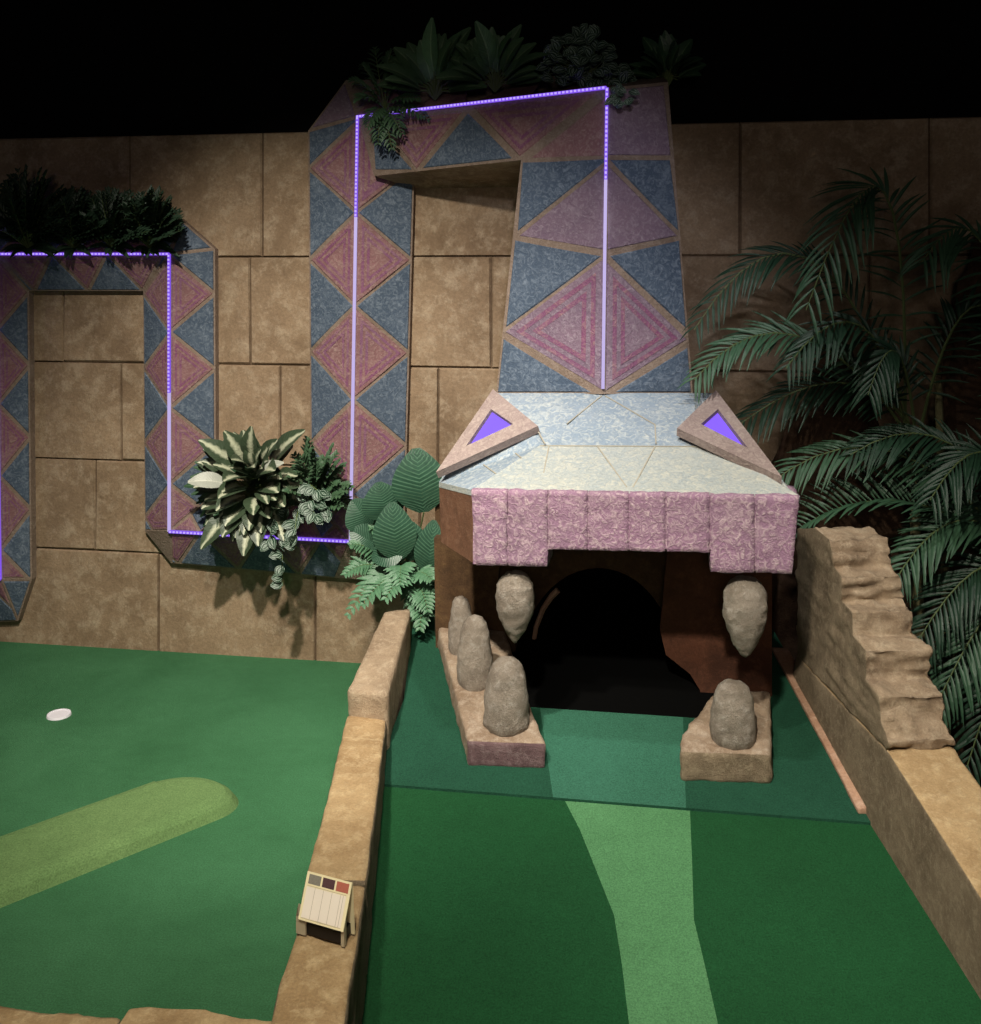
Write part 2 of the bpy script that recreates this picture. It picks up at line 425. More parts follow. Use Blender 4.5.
A0, A1 = fold_x(372), up_x(404, YT); B0, B1 = fold_x(553), up_x(540, YT); C0, C1 = fold_x(686), up_x(683, YT); D0, D1 = redge(FOLD), redge(YT)
lift = V((0, 0, .008))
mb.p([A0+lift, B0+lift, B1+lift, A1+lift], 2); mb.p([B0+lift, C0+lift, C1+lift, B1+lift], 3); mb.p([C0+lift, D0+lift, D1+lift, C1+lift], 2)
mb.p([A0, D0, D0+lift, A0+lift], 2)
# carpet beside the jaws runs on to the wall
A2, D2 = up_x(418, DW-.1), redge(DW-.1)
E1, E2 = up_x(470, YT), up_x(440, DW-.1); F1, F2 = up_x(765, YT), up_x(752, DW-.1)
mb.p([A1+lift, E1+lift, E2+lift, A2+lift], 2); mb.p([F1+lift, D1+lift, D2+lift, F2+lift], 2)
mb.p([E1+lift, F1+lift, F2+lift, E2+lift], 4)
dz = V((0, 0, .3))
ring_ = LF[::-1]+[A1+lift, A2+lift, D2+lift, D1+lift]+RG
for a, b in zip(ring_, ring_[1:]): mb.p([a, b, b-dz, a-dz], 0)
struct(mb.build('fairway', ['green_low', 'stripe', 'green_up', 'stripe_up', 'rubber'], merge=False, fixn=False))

# ------------------------------------------------------------------ the snake
ROOT = V((PY(620, 700, 3.4).x, 3.4, zl(3.4)))
SNK = empty('snake_sculpture', ROOT, 'giant pink and blue plaster snake winding over the stone wall to its open-mouthed head', 'sculpture')
YR, YE = 4.05, 4.125
def R(u, v, Y=YR): return PY(u, v, Y)
def E(u, v, Y=YE): return PY(u, v, Y)
body = MB()
def back(q): return V((q.x, DW+.004, q.z))
def skirt(pts, mb=body):
    for a, b in zip(pts, pts[1:]): mb.p([a, b, back(b), back(a)], 0)
def tri_panel(pts3, mi, mb=body, h=.006, ring=None, k=.78):
    c = sum(pts3, V())/len(pts3); n = (pts3[1]-pts3[0]).cross(pts3[2]-pts3[0]).normalized()
    if n.y > 0: n = -n
    Q = [c+(q-c)*k for q in pts3]; P0 = [c+(q-c)*(k+.06) for q in pts3]
    for i in range(len(Q)): j = (i+1) % len(Q); mb.p([P0[i], P0[j], Q[j]+n*h, Q[i]+n*h], mi)
    mb.p([q+n*h for q in Q], mi)
def fy(a, b, vs): return [(v-a)/(b-a) for v in vs]
# ridge corners of the coil on the wall
rA, rB, rC, rD, rE, rF = R(-200, 585), R(1, 579), R(-4, 254), R(170, 254), R(170, 531), R(351, 541, 4.02)
rG = R(358, 117, 4.10)
# first upright (left edge of the photo)
e = [E(-40, 560), E(-40, 225), E(32, 579), E(29, 291)]
s = Strip(rC, rB, e[3], e[2], body); s.zig(fy(254, 579, [183, 256, 330, 404, 476, 550, 624]))
s = Strip(rC, rB, e[1], e[0], body); s.zig(fy(254, 579, [183, 256, 330, 404, 476, 550, 624]))
b0, b1 = E(18, 621), E(-200, 630)
s = Strip(rA, rB, b1, b0, body, out=V((0, -1, -1))); s.zig([.1, .37, .64, .91, 1.2])
s = Strip(rA, rB, E(-200, 545), E(-40, 545), body, out=V((0, -1, 1)))
body.p([rB, b0, e[2]], 0); tri_panel([rB, b0, e[2]], 2); skirt([e[3], e[2], b0, b1])
# top run
t_in0, t_in1 = e[3], E(143, 291)
t_o0, t_o1, t_o2 = E(-40, 215), E(181, 219), E(215, 249)
s = Strip(rC, rD, t_in0, t_in1, body, out=V((0, -1, -1))); s.zig(fy(-4, 170, [-57, -2, 53, 108, 163, 218]))
s = Strip(rC, rD, t_o0, t_o1, body, out=V((0, -1, 1))); s.zig(fy(-4, 170, [-57, -2, 53, 108, 163, 218]))
body.p([rC, t_o0, e[1]], 0); body.p([rD, t_o1, t_o2], 0); tri_panel([rD, t_o1, t_o2], 2)
skirt([t_o0, t_o1, t_o2]); skirt([t_in0, t_in1])
# second upright
i0, i1, o1, o2 = t_in1, E(145, 531), E(171, 563), E(216, 494)
yv = [181, 256, 332, 408, 484, 560]
s = Strip(rD, rE, i0, i1, body); s.zig(fy(254, 531, yv))
s = Strip(rD, rE, t_o2, o2, body); s.zig(fy(254, 531, yv))
body.p([rE, i1, o1], 0); skirt([i0, i1, o1]); skirt([t_o2, o2])
# bottom run of the U
o3, u0 = E(336, 578), E(311, 499)
xv = [140, 201, 262, 322, 383]
s = Strip(rE, rF, o1, o3, body, out=V((0, -1, -1))); s.zig(fy(170, 351, xv))
s = Strip(rE, rF, o2, u0, body, out=V((0, -1, 1))); s.zig(fy(170, 351, xv))
o4 = E(404, 545); body.p([rF, o3, E(372, 580), o4], 0); skirt([o1, o3, E(372, 580), o4]); skirt([o2, u0])
# third upright
tl = E(308, 131); tr = E(414, 185)
yv = [27, 121, 214, 308, 402, 495, 589]
s = Strip(rG, rF, tl, u0, body); s.zig(fy(117, 541, yv))
s = Strip(rG, rF, tr, o4, body); s.zig(fy(117, 541, yv))
skirt([tl, u0]); skirt([tr, o4])
tl2 = PY(346, 80, DW-.03)
body.p([rG, tl, tl2], 0); tri_panel([rG, tl, tl2], 4, k=.8); skirt([tl, tl2])
bodyo = body.build('body_coil', ['grout', 'pink', 'blue', 'magenta', 'violet'], SNK, merge=False)

# neck: the beam that comes out from the wall and the wide tapering neck above the head
neck = MB()
rH, rI = PY(607, 88, 3.60), PY(603, 394, 3.60)
bl, br = PY(374, 176, 4.05), PY(521, 160, 3.72)
s = Strip(rG, rH, bl, br, neck)
s.pix([(371, 122), (373, 171), (415, 171)], 2); s.pix([(376, 120), (466, 110), (416, 171)], 1, ring=3)
s.pix([(419, 170), (468, 111), (517, 160)], 2); s.pix([(470, 106), (603, 90), (521, 159)], 1, ring=3)
s.pix([(523, 160), (606, 93), (606, 159)], 1)
ntl, ntr = PY(521, 160, 3.72), PY(668, 82, 3.72)
nbl, nbr = PY(496, 394, 3.70), PY(693, 394, 3.70)
s = Strip(rH, rI, ntl, nbl, neck)
s.pix([(519, 160), (606, 157), (606, 163), (515, 235)], 2); s.pix([(606, 163), (606, 252), (514, 237)], 5, ring=None)
s.pix([(513, 238), (606, 255), (505, 331)], 2); s.pix([(606, 255), (605, 394), (503, 332)], 5, ring=3)
s.pix([(502, 335), (598, 394), (496, 394)], 2)
s.pix([(523, 160), (606, 95), (606, 158)], 1)
s = Strip(rH, rI, ntr, nbr, neck)
s.pix([(606, 89), (606, 157), (674, 157), (668, 82)], 4); s.pix([(606, 158), (673, 158), (681, 236)], 2)
s.pix([(606, 160), (606, 252), (681, 237)], 5); s.pix([(606, 255), (682, 238), (690, 336)], 2)
s.pix([(605, 258), (604, 394), (688, 339)], 5, ring=3); s.pix([(608, 394), (690, 342), (693, 394)], 2)
# closing sides, underside, sloping top
wb0, wb1 = PY(416, 189, DW+.003), V((ntl.x-.02, DW+.003, 2.075))
neck.p([bl, br, wb1, wb0], 6); neck.p([br, nbl, back(nbl), back(wb1)], 0)
neck.p([rG, bl, wb0], 0)
neck.p([ntr, nbr, back(nbr), V((ntr.x, DW+.003, 2.54))], 0)
wt0, wt1 = PY(346, 80, DW-.03), V((ntr.x-.02, DW-.01, 2.54))
st = Strip(rG, rH, wt0, wt1, neck, base=False, out=V((0, -1, 1)))
neck.p([rG, rH, wt1, wt0], 0); neck.p([rH, ntr, wt1], 0)
for f0 in range(5): st.panel([(st.L*(f0/4-.02), 0), (st.L*((f0+1)/4-.02), 0), (st.L*(f0/4+.1), st.ye(st.L*(f0/4+.1)))], 1)
neck.p([wt0, wt1, back(wt1), back(wt0)], 0)
neck.build('neck', ['grout', 'pink', 'blue', 'magenta', 'violet', 'violet', 'wall'], SNK, merge=False)

# purple light strip along the ridge
led = MB()
def led_run(a, b, up, kind, w=.0062):
    d = b-a; L = d.length; d.normalize(); up = (up-d*up.dot(d)).normalized(); sd = d.cross(up)
    c = (a+b)/2+up*.008; led.box(c, d*(L/2), sd*w, up*.005, 1 if kind == 'tube' else 0)
    if kind == 'dots':
        n = max(2, int(L/.0165))
        for i in range(n):
            q = a+d*L*(i+.5)/n+up*.0145; led.box(q, d*.0042, sd*.0036, up*.002, 2)
def mid(a, b, f): return a+(b-a)*f
UPV = V((0, -1, 0))
led_run(rA, rB, UPV, 'dots'); led_run(rB, rC, UPV, 'dots'); led_run(rC, rD, UPV, 'dots')
led_run(rD, mid(rD, rE, .5), UPV, 'dots', .0058); led_run(mid(rD, rE, .5), rE, UPV, 'tube', .0058)
led_run(rE, rF, UPV, 'dots')
q = mid(rG, rF, .24); led_run(rG, q, UPV, 'dots', .0058); led_run(q, rF, UPV, 'tube', .0058)
led_run(rG, rH, UPV, 'dots', .0058)
q = mid(rH, rI, .3); led_run(rH, q, UPV, 'dots', .0058); led_run(q, rI+V((0, 0, .02)), UPV, 'tube', .0058)
led.build('light_strip', ['led', 'led_tube', 'led_dot'], SNK, merge=False)['label'] = 'glowing purple light strip along the ridge of the snake'

# head: skull top
hBL, hBR = PY(496, 393, 3.62), PY(713, 393, 3.62)
cL, cR = PY(540, 445, 3.32), PY(717, 446, 3.30)
fL, fR = PY(472, 490, 3.05), PY(800, 496, 3.02)
sL, sR = PY(439, 482, 3.30), PY(784, 482, 3.36)
iL, iR = PY(505, 420, 3.45), PY(710, 420, 3.45)
sk = MB()
def facet(P, mi): sk.p(P, mi)
facet([hBL, hBR, cR, cL], 0); facet([cL, cR, fR, fL], 1); facet([hBL, cL, sL], 0); facet([cL, fL, sL], 0)
facet([hBR, sR, cR], 0); facet([cR, sR, fR], 1)
dn = .235
low = lambda q, z: V((q.x, q.y, z))
zb = .80
ring_ = [hBL, sL, fL, fR, sR, hBR]
for a, b in zip(ring_, ring_[1:]): sk.p([a, b, b-V((0, 0, .018)), a-V((0, 0, .018))], 1)
facet([q-V((0, 0, .018)) for q in ring_], 1)
# carved lines on the skull
def groove(u0, v0, u1, v1, plane, w=.0022):
    n = (plane[1]-plane[0]).cross(plane[2]-plane[0]).normalized()
    if n.z < 0: n = -n
    a, b = PP(u0, v0, plane[0], n), PP(u1, v1, plane[0], n); d = (b-a); L = d.length; d.normalize()
    sk.box((a+b)/2+n*.001, d*(L/2), d.cross(n)*w, n*.0018, 2)
T0 = [hBL, hBR, cR]; T1 = [cL, cR, fR]; T2 = [cL, fL, sL]; T3 = [hBL, cL, sL]
for g in ((602, 396, 567, 424), (605, 396, 655, 425), (655, 425, 656, 444)): groove(*g, T0)
for g in ((597, 446, 627, 488), (655, 447, 633, 488), (549, 446, 541, 488), (540, 446, 717, 447)): groove(*g, T1)
for g in ((536, 428, 545, 444),): groove(*g, T0)
for g in ((503, 443, 521, 458), (474, 458, 496, 474)): groove(*g, T2)
sk.build('head_top', ['skull', 'skull_pale', 'line'], SNK, merge=False)
# pink lip: eight slabs, outer pairs hang lower
lip = MB()
jx = [471, 508, 548, 588, 629, 666, 710, 755, 800]
def front(u, v): return PP(u, v, fL+V((0, -.012, 0)), V((fR.y-fL.y, -(fR.x-fL.x), 0)))
fn = V((fR.y-fL.y, -(fR.x-fL.x), 0)).normalized()
if fn.y > 0: fn = -fn
for k in range(8):
    a, b = jx[k]+.35, jx[k+1]-.35
    vt = lambda u: 489.5+(u-471)/329*6.5
    low_ = 566 if k < 2 else 573 if k > 5 else 551
    vb = lambda u: low_+(u-(510 if k < 2 else 755 if k > 5 else 630))*.02
    off = 5*(k == 0); 
    P = [front(a, vt(a)), front(b, vt(b)), front(b-(8 if k == 7 else 0), vb(b)), front(a+off, vb(a))]
    bk = -fn*.14
    sub = MB(); 
    cen = sum(P, V())/4
    c = .003
    Q = [p_+(cen-p_).normalized()*c+fn*.006 for p_ in P]
    for i in range(4): lip.p([P[i], P[(i+1) % 4], Q[(i+1) % 4], Q[i]]); lip.p([P[i], P[(i+1) % 4], P[(i+1) % 4]+bk, P[i]+bk])
    lip.p(Q); lip.p([p_+bk for p_ in P])
for (ua, ub, va, vb_) in ((473, 546, 490, 564), (546, 712, 491, 549), (712, 790, 495, 571)):
    P = [front(ua, 490.5+(ua-471)/329*6.5), front(ub, 490.5+(ub-471)/329*6.5), front(ub, vb_), front(ua, vb_)]; lip.p([q+fn*.001 for q in P]); lip.p([q-fn*.02 for q in P])
lipo = rough('upper_lip', lip, ['lip'], SNK, bevel=0, cell=.02, amp=.006, freq=34)
# cheeks: the sides of the head under the skull top
ck = MB()
sLb, fLb = PY(441, 542, 3.30), PY(478, 566, 3.06)
hb = V((hBL.x-.03, 3.66, .86))
ck.p([sL, fL, fLb, sLb]); ck.p([hBL, sL, sLb, V((hBL.x, 3.62, sLb.z))])
sRb, fRb = V((sR.x, sR.y, .84)), V((fR.x-.02, fR.y+.03, .80)); hz = lambda q: V((q.x, q.y, .885))
ck.p([fR, sR, sRb, fRb]); ck.p([sR, hBR, V((hBR.x, 3.62, sRb.z)), sRb])
ck.p([hz(sLb), hz(fLb), hz(fRb), hz(sRb), V((hBR.x, 3.62, .885)), V((hBL.x, 3.62, .885))])
ck.build('cheek', ['cheek'], SNK, merge=False)
# eyes: raised triangular frames with a glowing purple panel set back inside
def eye(out_px, in_px, Ys):
    P = [PY(u, v, Y) for (u, v), Y in zip(out_px, Ys)]
    n = (P[1]-P[0]).cross(P[2]-P[0]).normalized()
    if n.y > 0: n = -n
    Q = [PP(u, v, P[0], n) for u, v in in_px]
    mb = MB(); th = -n*.03; dp = -n*.016
    for i in range(3):
        j = (i+1) % 3
        mb.p([P[i], P[j], Q[j], Q[i]]); mb.p([P[i], P[j], P[j]+th, P[i]+th]); mb.p([Q[i], Q[j], Q[j]+dp, Q[i]+dp])
    mb.p([p_+th for p_ in P])
    o = mb.build('eye_frame', ['frame'], SNK, merge=False)
    m2 = MB(); Q2 = [q_+dp*.98 for q_ in Q]; m2.p(Q2); m2.p([q_+dp*1.4 for q_ in Q]); 
    for i in range(3): m2.p([Q2[i], Q2[(i+1) % 3], Q[(i+1) % 3]+dp*1.4, Q[i]+dp*1.4])
    m2.build('eye_light', ['eye'], o, merge=False)['label'] = 'glowing purple triangular eye'
eye([(493, 389), (538, 426), (436, 472)], [(491, 409), (513, 424), (466, 446)], [3.56, 3.355, 3.255])
eye([(716, 390), (782, 477), (677, 428)], [(718, 409), (748, 448), (701, 424)], [3.55, 3.09, 3.31])

# throat panel with arched opening, black pipe behind
th = MB(); YTP = 3.76
cu, cv, ru, rv = 598, 668, 78, 100
x0, x1 = PY(435, 600, YTP).x, PY(772, 600, YTP).x
ztop = .88; zbot = zl(YTP)-.02
arc = [PY(cu+ru*math.cos(math.pi*i/24), cv-rv*math.sin(math.pi*i/24), YTP) for i in range(25)]
arc = [V((arc[0].x, YTP, zbot))]+arc+[V((arc[-1].x, YTP, zbot))]
th.p([V((x0, YTP, zbot)), arc[-1], V((arc[-1].x, YTP, ztop)), V((x0, YTP, ztop))])
th.p([arc[0], V((x1, YTP, zbot)), V((x1, YTP, ztop)), V((arc[0].x, YTP, ztop))])
for a, b in zip(arc[1:-1], arc[2:-1]): th.p([a, b, V((b.x, YTP, ztop)), V((a.x, YTP, ztop))])
for a, b in zip(arc, arc[1:]):
    th.p([a, b, b+V((0, .03, 0)), a+V((0, .03, 0))])
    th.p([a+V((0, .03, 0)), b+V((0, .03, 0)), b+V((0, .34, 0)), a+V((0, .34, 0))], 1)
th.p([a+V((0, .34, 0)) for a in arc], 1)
th.p([V((x0, YTP, zbot)), V((x0, YTP, ztop)), V((x0, DW, ztop)), V((x0, DW, zbot))])
th.p([V((x1, YTP, zbot)), V((x1, YTP, ztop)), V((x1, DW, ztop)), V((x1, DW, zbot))])
th.tube([PY(u, v, 3.71) for u, v in ((532, 664), (533, 645), (536, 627), (543, 609), (551, 597), (558, 590))], .008, .012, 6, 2)
th.build('throat', ['throat', 'rubber', 'trim'], SNK, merge=False)['label'] = 'dark arched ball tunnel at the back of the mouth'
# mouth side posts between throat and cheeks
sp = MB()                                   # shaped wing behind the left teeth
pl = [(434, 538), (503, 538), (497, 590), (516, 648), (505, 690), (436, 660)]
fr_p = [PY(u, v, 3.62) for u, v in pl]; bk_p = [q+V((0, .05, 0)) for q in fr_p]
sp.p(fr_p); sp.p(bk_p)
for i in range(6): j = (i+1) % 6; sp.p([fr_p[i], fr_p[j], bk_p[j], bk_p[i]])
sp.build('mouth_side', ['throat'], SNK)
sp = MB(); pl = [(668, 545), (772, 545), (772, 712), (704, 708), (700, 690), (690, 674), (666, 655), (660, 630)]
fr_p = [PY(u, v, 3.46) for u, v in pl]; bk_p = [q+V((0, .04, 0)) for q in fr_p]
sp.p(fr_p); sp.p(bk_p)
for i in range(8): j = (i+1) % 8; sp.p([fr_p[i], fr_p[j], bk_p[j], bk_p[i]])
sp.build('mouth_side', ['panel_red'], SNK)['label'] = 'dark reddish brown panel inside the mouth'

# lower jaws and teeth
def lathe(name, prof, c, mats, parent, n=22, amp=.008, freq=22, sx=1, sy=.85, lean=(0, 0), seed=0):
    """prof: list of (radius, height)"""
    mb = MB(); rings = []
    for r, h in prof:
        rings.append([V((c.x+lean[0]*h+r*sx*math.cos(2*math.pi*k/n), c.y+lean[1]*h+r*sy*math.sin(2*math.pi*k/n), c.z+h)) for k in range(n)])
    for A, B in zip(rings, rings[1:]):
        for k in range(n): mb.p([A[k], A[(k+1) % n], B[(k+1) % n], B[k]])
    mb.p(rings[0][::-1]); mb.p(rings[-1])
    return rough(name, mb, mats, parent, bevel=0, cell=.014, amp=amp, freq=freq, seed=seed)
def egg(h, w, p=1.0, flat=.0, m=14):
    out = []
    for i in range(m+1):
        t = i/m; a = t**p; r = w*math.sin(math.pi*(.03+.94*(a)))**.62
        out.append((max(r, .004), h*t))
    return out
JH = .09
# left jaw: a ledge that runs back beside the mouth
fl_, fr_ = L2(468, 768), L2(546, 771)
d_ = PY(468, 741, fl_.y).z-fl_.z
bk_o, bk_i = up_x(434, 3.72), up_x(500, 3.72); mi_i = up_x(531, fr_.y+.16)
ringb = [fl_, fr_, mi_i, bk_i, bk_o]
jl = MB(); tp = [q+V((0, 0, d_)) for q in ringb]
for i in range(5): j = (i+1) % 5; jl.p([ringb[i], ringb[j], tp[j], tp[i]])
jl.p(tp); jl.p(ringb[::-1])
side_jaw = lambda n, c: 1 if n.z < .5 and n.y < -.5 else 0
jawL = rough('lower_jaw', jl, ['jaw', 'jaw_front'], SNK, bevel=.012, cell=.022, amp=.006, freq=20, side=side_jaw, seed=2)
gl_, gr_ = L2(680, 783), L2(772, 787)
dR = PY(690, 752, gl_.y).z-gl_.z
rb = [gl_, gr_, up_x(770, gr_.y+.3), up_x(712, gr_.y+.26), up_x(684, gl_.y+.10)]
jr = MB(); tp2 = [q+V((0, 0, dR)) for q in rb]
for i in range(5): j = (i+1) % 5; jr.p([rb[i], rb[j], tp2[j], tp2[i]])
jr.p(tp2); jr.p(rb[::-1])
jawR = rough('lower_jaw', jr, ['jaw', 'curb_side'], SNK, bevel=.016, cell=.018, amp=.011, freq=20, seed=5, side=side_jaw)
def stand_on(u, v, jaw_top):              # where the ray meets the ledge's top height plane (parallel to ramp)
    return PP(u, v, PF+V((0, 0, jaw_top)), N2)
def width_at(px, Y): return px/F*Y
b_ = stand_on(506, 724, d_); hh = PY(506, 657, b_.y).z-b_.z
tp_prof = lambda w, h: [(w*.86, -.02), (w, .03*h), (w*1.0, .25*h), (w*.93, .5*h), (w*.84, .72*h), (w*.66, .88*h), (w*.42, .96*h), (w*.1, h)]
lathe('tooth', tp_prof(width_at(23, b_.y), hh), b_, ['tooth'], jawL, seed=1, lean=(.02, .02))
b_ = stand_on(475, 682, d_); hh = PY(475, 615, b_.y).z-b_.z
lathe('tooth', tp_prof(width_at(18, b_.y), hh), b_, ['tooth'], jawL, seed=2)
b_ = stand_on(461, 650, d_); hh = PY(461, 596, b_.y).z-b_.z
lathe('tooth', tp_prof(width_at(13, b_.y), hh), b_, ['tooth'], jawL, seed=3)
b_ = stand_on(733, 738, dR); hh = PY(733, 680, b_.y).z-b_.z
lathe('tooth', tp_prof(width_at(22, b_.y), hh), b_, ['tooth'], jawR, seed=4)
def fang(u, v0, v1, px, Y, seed):
    a, b = PY(u, v1, Y), PY(u, v0, Y); h = b.z-a.z; w = width_at(px/2, Y)
    pr = [(.004, 0), (w*.26, .05*h), (w*.52, .16*h), (w*.78, .32*h), (w*.96, .50*h), (w, .64*h), (w*.93, .80*h), (w*.70, .92*h), (w*.45, .98*h), (w*.1, h)]
    lathe('fang', pr, a, ['tooth'], SNK, seed=seed, amp=.007, freq=38)
fang(515, 571, 642, 40, 3.09, 6); fang(745, 576, 657, 43, 3.07, 7)

# ------------------------------------------------------------------ stone edging
def top_ring(l, r, z_top, z_bot):           # section of an edging stone from two top points
    return [V((l.x, l.y, z_bot)), V((l.x, l.y, l.z)), V((r.x, r.y, r.z)), V((r.x, r.y, z_bot))]
side_c = lambda n, c: 0 if n.z > .55 else 1
def curb(name, px, zs, label, seed, amp=.006, mats=('curb', 'curb_side'), zb=-.28):
    secs = []
    for ((lu, lv), (ru_, rv_)), z in zip(px, zs):
        secs.append(top_ring(PZ(lu, lv, z), PZ(ru_, rv_, z), z, zb))
    o = rough(name, hull(secs), list(mats), None, bevel=.014, cell=.03, amp=amp, freq=11, side=side_c, seed=seed)
    return tag(o, label, 'curb')
curb('stone_curb', [((303, 883), (366, 884)), ((296, 935), (358, 940)), ((280, 977), (350, 990)), ((268, 1030), (343, 1040)), ((240, 1140), (325, 1150))], [ZC]*5,
     'nearest tan sandstone edging stone beside the left green, under the score card', 11)
curb('stone_curb', [((347, 714), (387, 716)), ((330, 785), (378, 790)), ((304, 879), (366.5, 880))], [ZC]*3,
     'flat tan sandstone edging stone between card and raised block', 12)
curb('stone_block', [((384, 611), (411, 607)), ((347, 690), (388, 694)), ], [.45, .345],
     'raised tan sandstone block at the far end of the left edging, beneath ferns', 13, mats=('rock', 'rock'))
# front border stones of the left green
def border(px, z, label, seed, d=.25):
    secs = []
    for u, v in px:
        q = PZ(u, v, z); secs.append([V((q.x, q.y, -.28)), V((q.x, q.y, z)), V((q.x, q.y-d, z)), V((q.x, q.y-d, -.28))])
    tag(rough('border_stone', hull(secs), ['curb', 'curb_side'], None, bevel=.012, cell=.03, amp=.008, freq=11, side=side_c, seed=seed), label, 'curb')
border([(-160, 997), (0, 1005), (60, 1011), (122, 1018)], .09, 'low tan border stone in the bottom left corner of the green', 21)
border([(121, 1021), (130, 1010), (150, 1007), (205, 1009), (232, 1017), (262, 1021), (285, 1022)], .10, 'low tan border stone with raised rounded top meeting the left edging', 22)

# right-hand wall: stacked rock above a sloping curb
A_, B_ = RA2, RB2
nr = V((-(B_[1]-A_[1]), (B_[0]-A_[0]), 0)).normalized()
if nr.x < 0: nr = -nr
def on_face(u, v): return PV(u, v, A_, B_)
TK = .19
def slab(name, px_low, px_top, label, cat, mats, seed, amp, ridges=0, cell=.03, tk=TK, side=None, taper=0, zdrop=None):
    secs = []
    for (a, b) in zip(px_low, px_top):
        lo, hi = on_face(*a), on_face(*b)
        if zdrop is not None: lo = V((lo.x, lo.y, lo.z-zdrop))
        secs.append([lo, hi, hi+nr*tk+V((0, 0, taper)), V((lo.x, lo.y, lo.z))+nr*tk])
    return tag(rough(name, hull(secs), mats, None, bevel=.008, cell=cell, amp=amp, freq=14, side=side, seed=seed, ridges=ridges, calm=-nr), label, cat)
slab('stone_curb', [(778, 655), (830, 735), (880, 822), (930, 908), (981, 1000), (1080, 1180)], [(796, 655), (838, 700), (888, 752), (930, 818), (981, 899), (1080, 1055)],
     'sloping tan stone curb along the right side of the lane', 'curb', ['curb', 'curb_side'], 31, .008, side=side_c, zdrop=.3)
# upper rock: left outline steps down towards the viewer
upx = [((797, 656), (797, 528)), ((812, 671), (815, 528)), ((820, 680), (829, 539)), ((822, 682), (832, 552)), ((826, 686), (833, 566)), ((832, 692), (842, 577)), ((836, 697), (841, 600)),
       ((842, 703), (852, 612)), ((848, 709), (853, 636)), ((855, 717), (866, 651)), ((861, 723), (866, 680)), ((872, 735), (879, 697)), ((880, 744), (881, 722)), ((886, 750), (888, 741))]
slab('rock_stack', [a for a, b in upx], [b for a, b in upx], 'rugged stacked tan rock wall right of the snake head, stepping down to the curb', 'rock',
     ['rock', 'curb_side'], 32, .020, ridges=1.0, cell=.016, side=lambda n, c: 1 if n.dot(nr) < -.75 else 0)
# pinkish trim plank on the ramp's right edge
secs = []
for (u, v), (u2, v2) in (((772, 653), (788, 656)), ((801, 708), (817, 710)), ((829, 760), (844, 761)), ((858, 817), (871, 817))):
    q, r = L2(u, v), L2(u2, v2); secs.append([q+V((0, 0, .006)), q+V((0, 0, .022)), r+V((0, 0, .03)), r+V((0, 0, .006))])
tag(rough('trim_plank', hull(secs), ['trim'], None, bevel=.004, cell=.04, amp=.002, freq=14), 'thin pinkish trim plank along the right edge of the dark ramp', 'trim')

# ------------------------------------------------------------------ things on the left green
cupc = PZ(59, 715.5, 0)
cup = empty('golf_hole_cup', cupc, 'small white golf hole cup in the left green', 'golf hole')
def disc_ring(mb, c, r0, r1, z0, z1, n=32, mi=0):
    for k in range(n):
        a, b = 2*math.pi*k/n, 2*math.pi*(k+1)/n
        q = lambda r, t, z: V((c.x+r*math.cos(t), c.y+r*math.sin(t), z))
        mb.p([q(r0, a, z0), q(r0, b, z0), q(r1, b, z1), q(r1, a, z1)], mi)
mb = MB(); disc_ring(mb, cupc, .038, .043, .008, .008); disc_ring(mb, cupc, .043, .045, .008, .0005); disc_ring(mb, cupc, .038, .037, .008, .004); mb.build('rim', ['white'], cup, merge=False)
mb = MB(); disc_ring(mb, cupc, .0005, .038, .006, .006); disc_ring(mb, cupc, .038, .038, .006, .001); mb.build('liner', ['white'], cup, merge=False)
# pale raised hump
ha, hb_ = PZ(-80, 905, .0), PZ(186, 803, .0)
dd = (hb_-ha).normalized(); pp = V((-dd.y, dd.x, 0)); hw = .16
LHh = (hb_-ha).length
outline = []
for i in range(41):
    t = -math.pi/2+math.pi*i/40; outline.append((LHh-.05+.19*max(0, math.cos(t+.35))**.8, hw*math.sin(t)))
outline = [(-.7, -hw)]+outline+[(-.7, hw)]
def hp(q, k, z): 
    cx_ = min(q[0], LHh-.05); return ha+dd*(cx_+(q[0]-cx_)*k)+pp*(q[1]*k)+V((0, 0, z))
mb = MB(); lv = [(1.0, .0), (.90, .026), (.80, .039), (.66, .044)]
for (k0, z0), (k1, z1) in zip(lv, lv[1:]):
    for a, b in zip(outline, outline[1:]): mb.p([hp(a, k0, z0), hp(b, k0, z0), hp(b, k1, z1), hp(a, k1, z1)])
for a, b in zip(outline[:9], outline[1:10]):
    pass
no = len(outline)
for i in range(no//2): mb.p([hp(outline[i], .66, .044), hp(outline[i+1], .66, .044), hp(outline[no-2-i], .66, .044), hp(outline[no-1-i], .66, .044)])
tag(mb.build('carpet_hump', ['hump']), 'long light green rounded carpet hump crossing the left green', 'hump')

# score card tent on the edging
cz = ZC+.004
fl0, fr0 = PZ(298.5, 934, cz), PZ(343, 940, cz)
bl0 = PZ(307, 889, cz); 
w_ = (fr0-fl0); wv = w_.normalized(); bv = V((-wv.y, wv.x, 0))
card = empty('score_card', (fl0+fr0)/2, 'small folded cream score card with three picture boxes standing on the left edging', 'card')
tlc, trc, blc, brc = PZ(308, 871, cz+.075), None, None, None
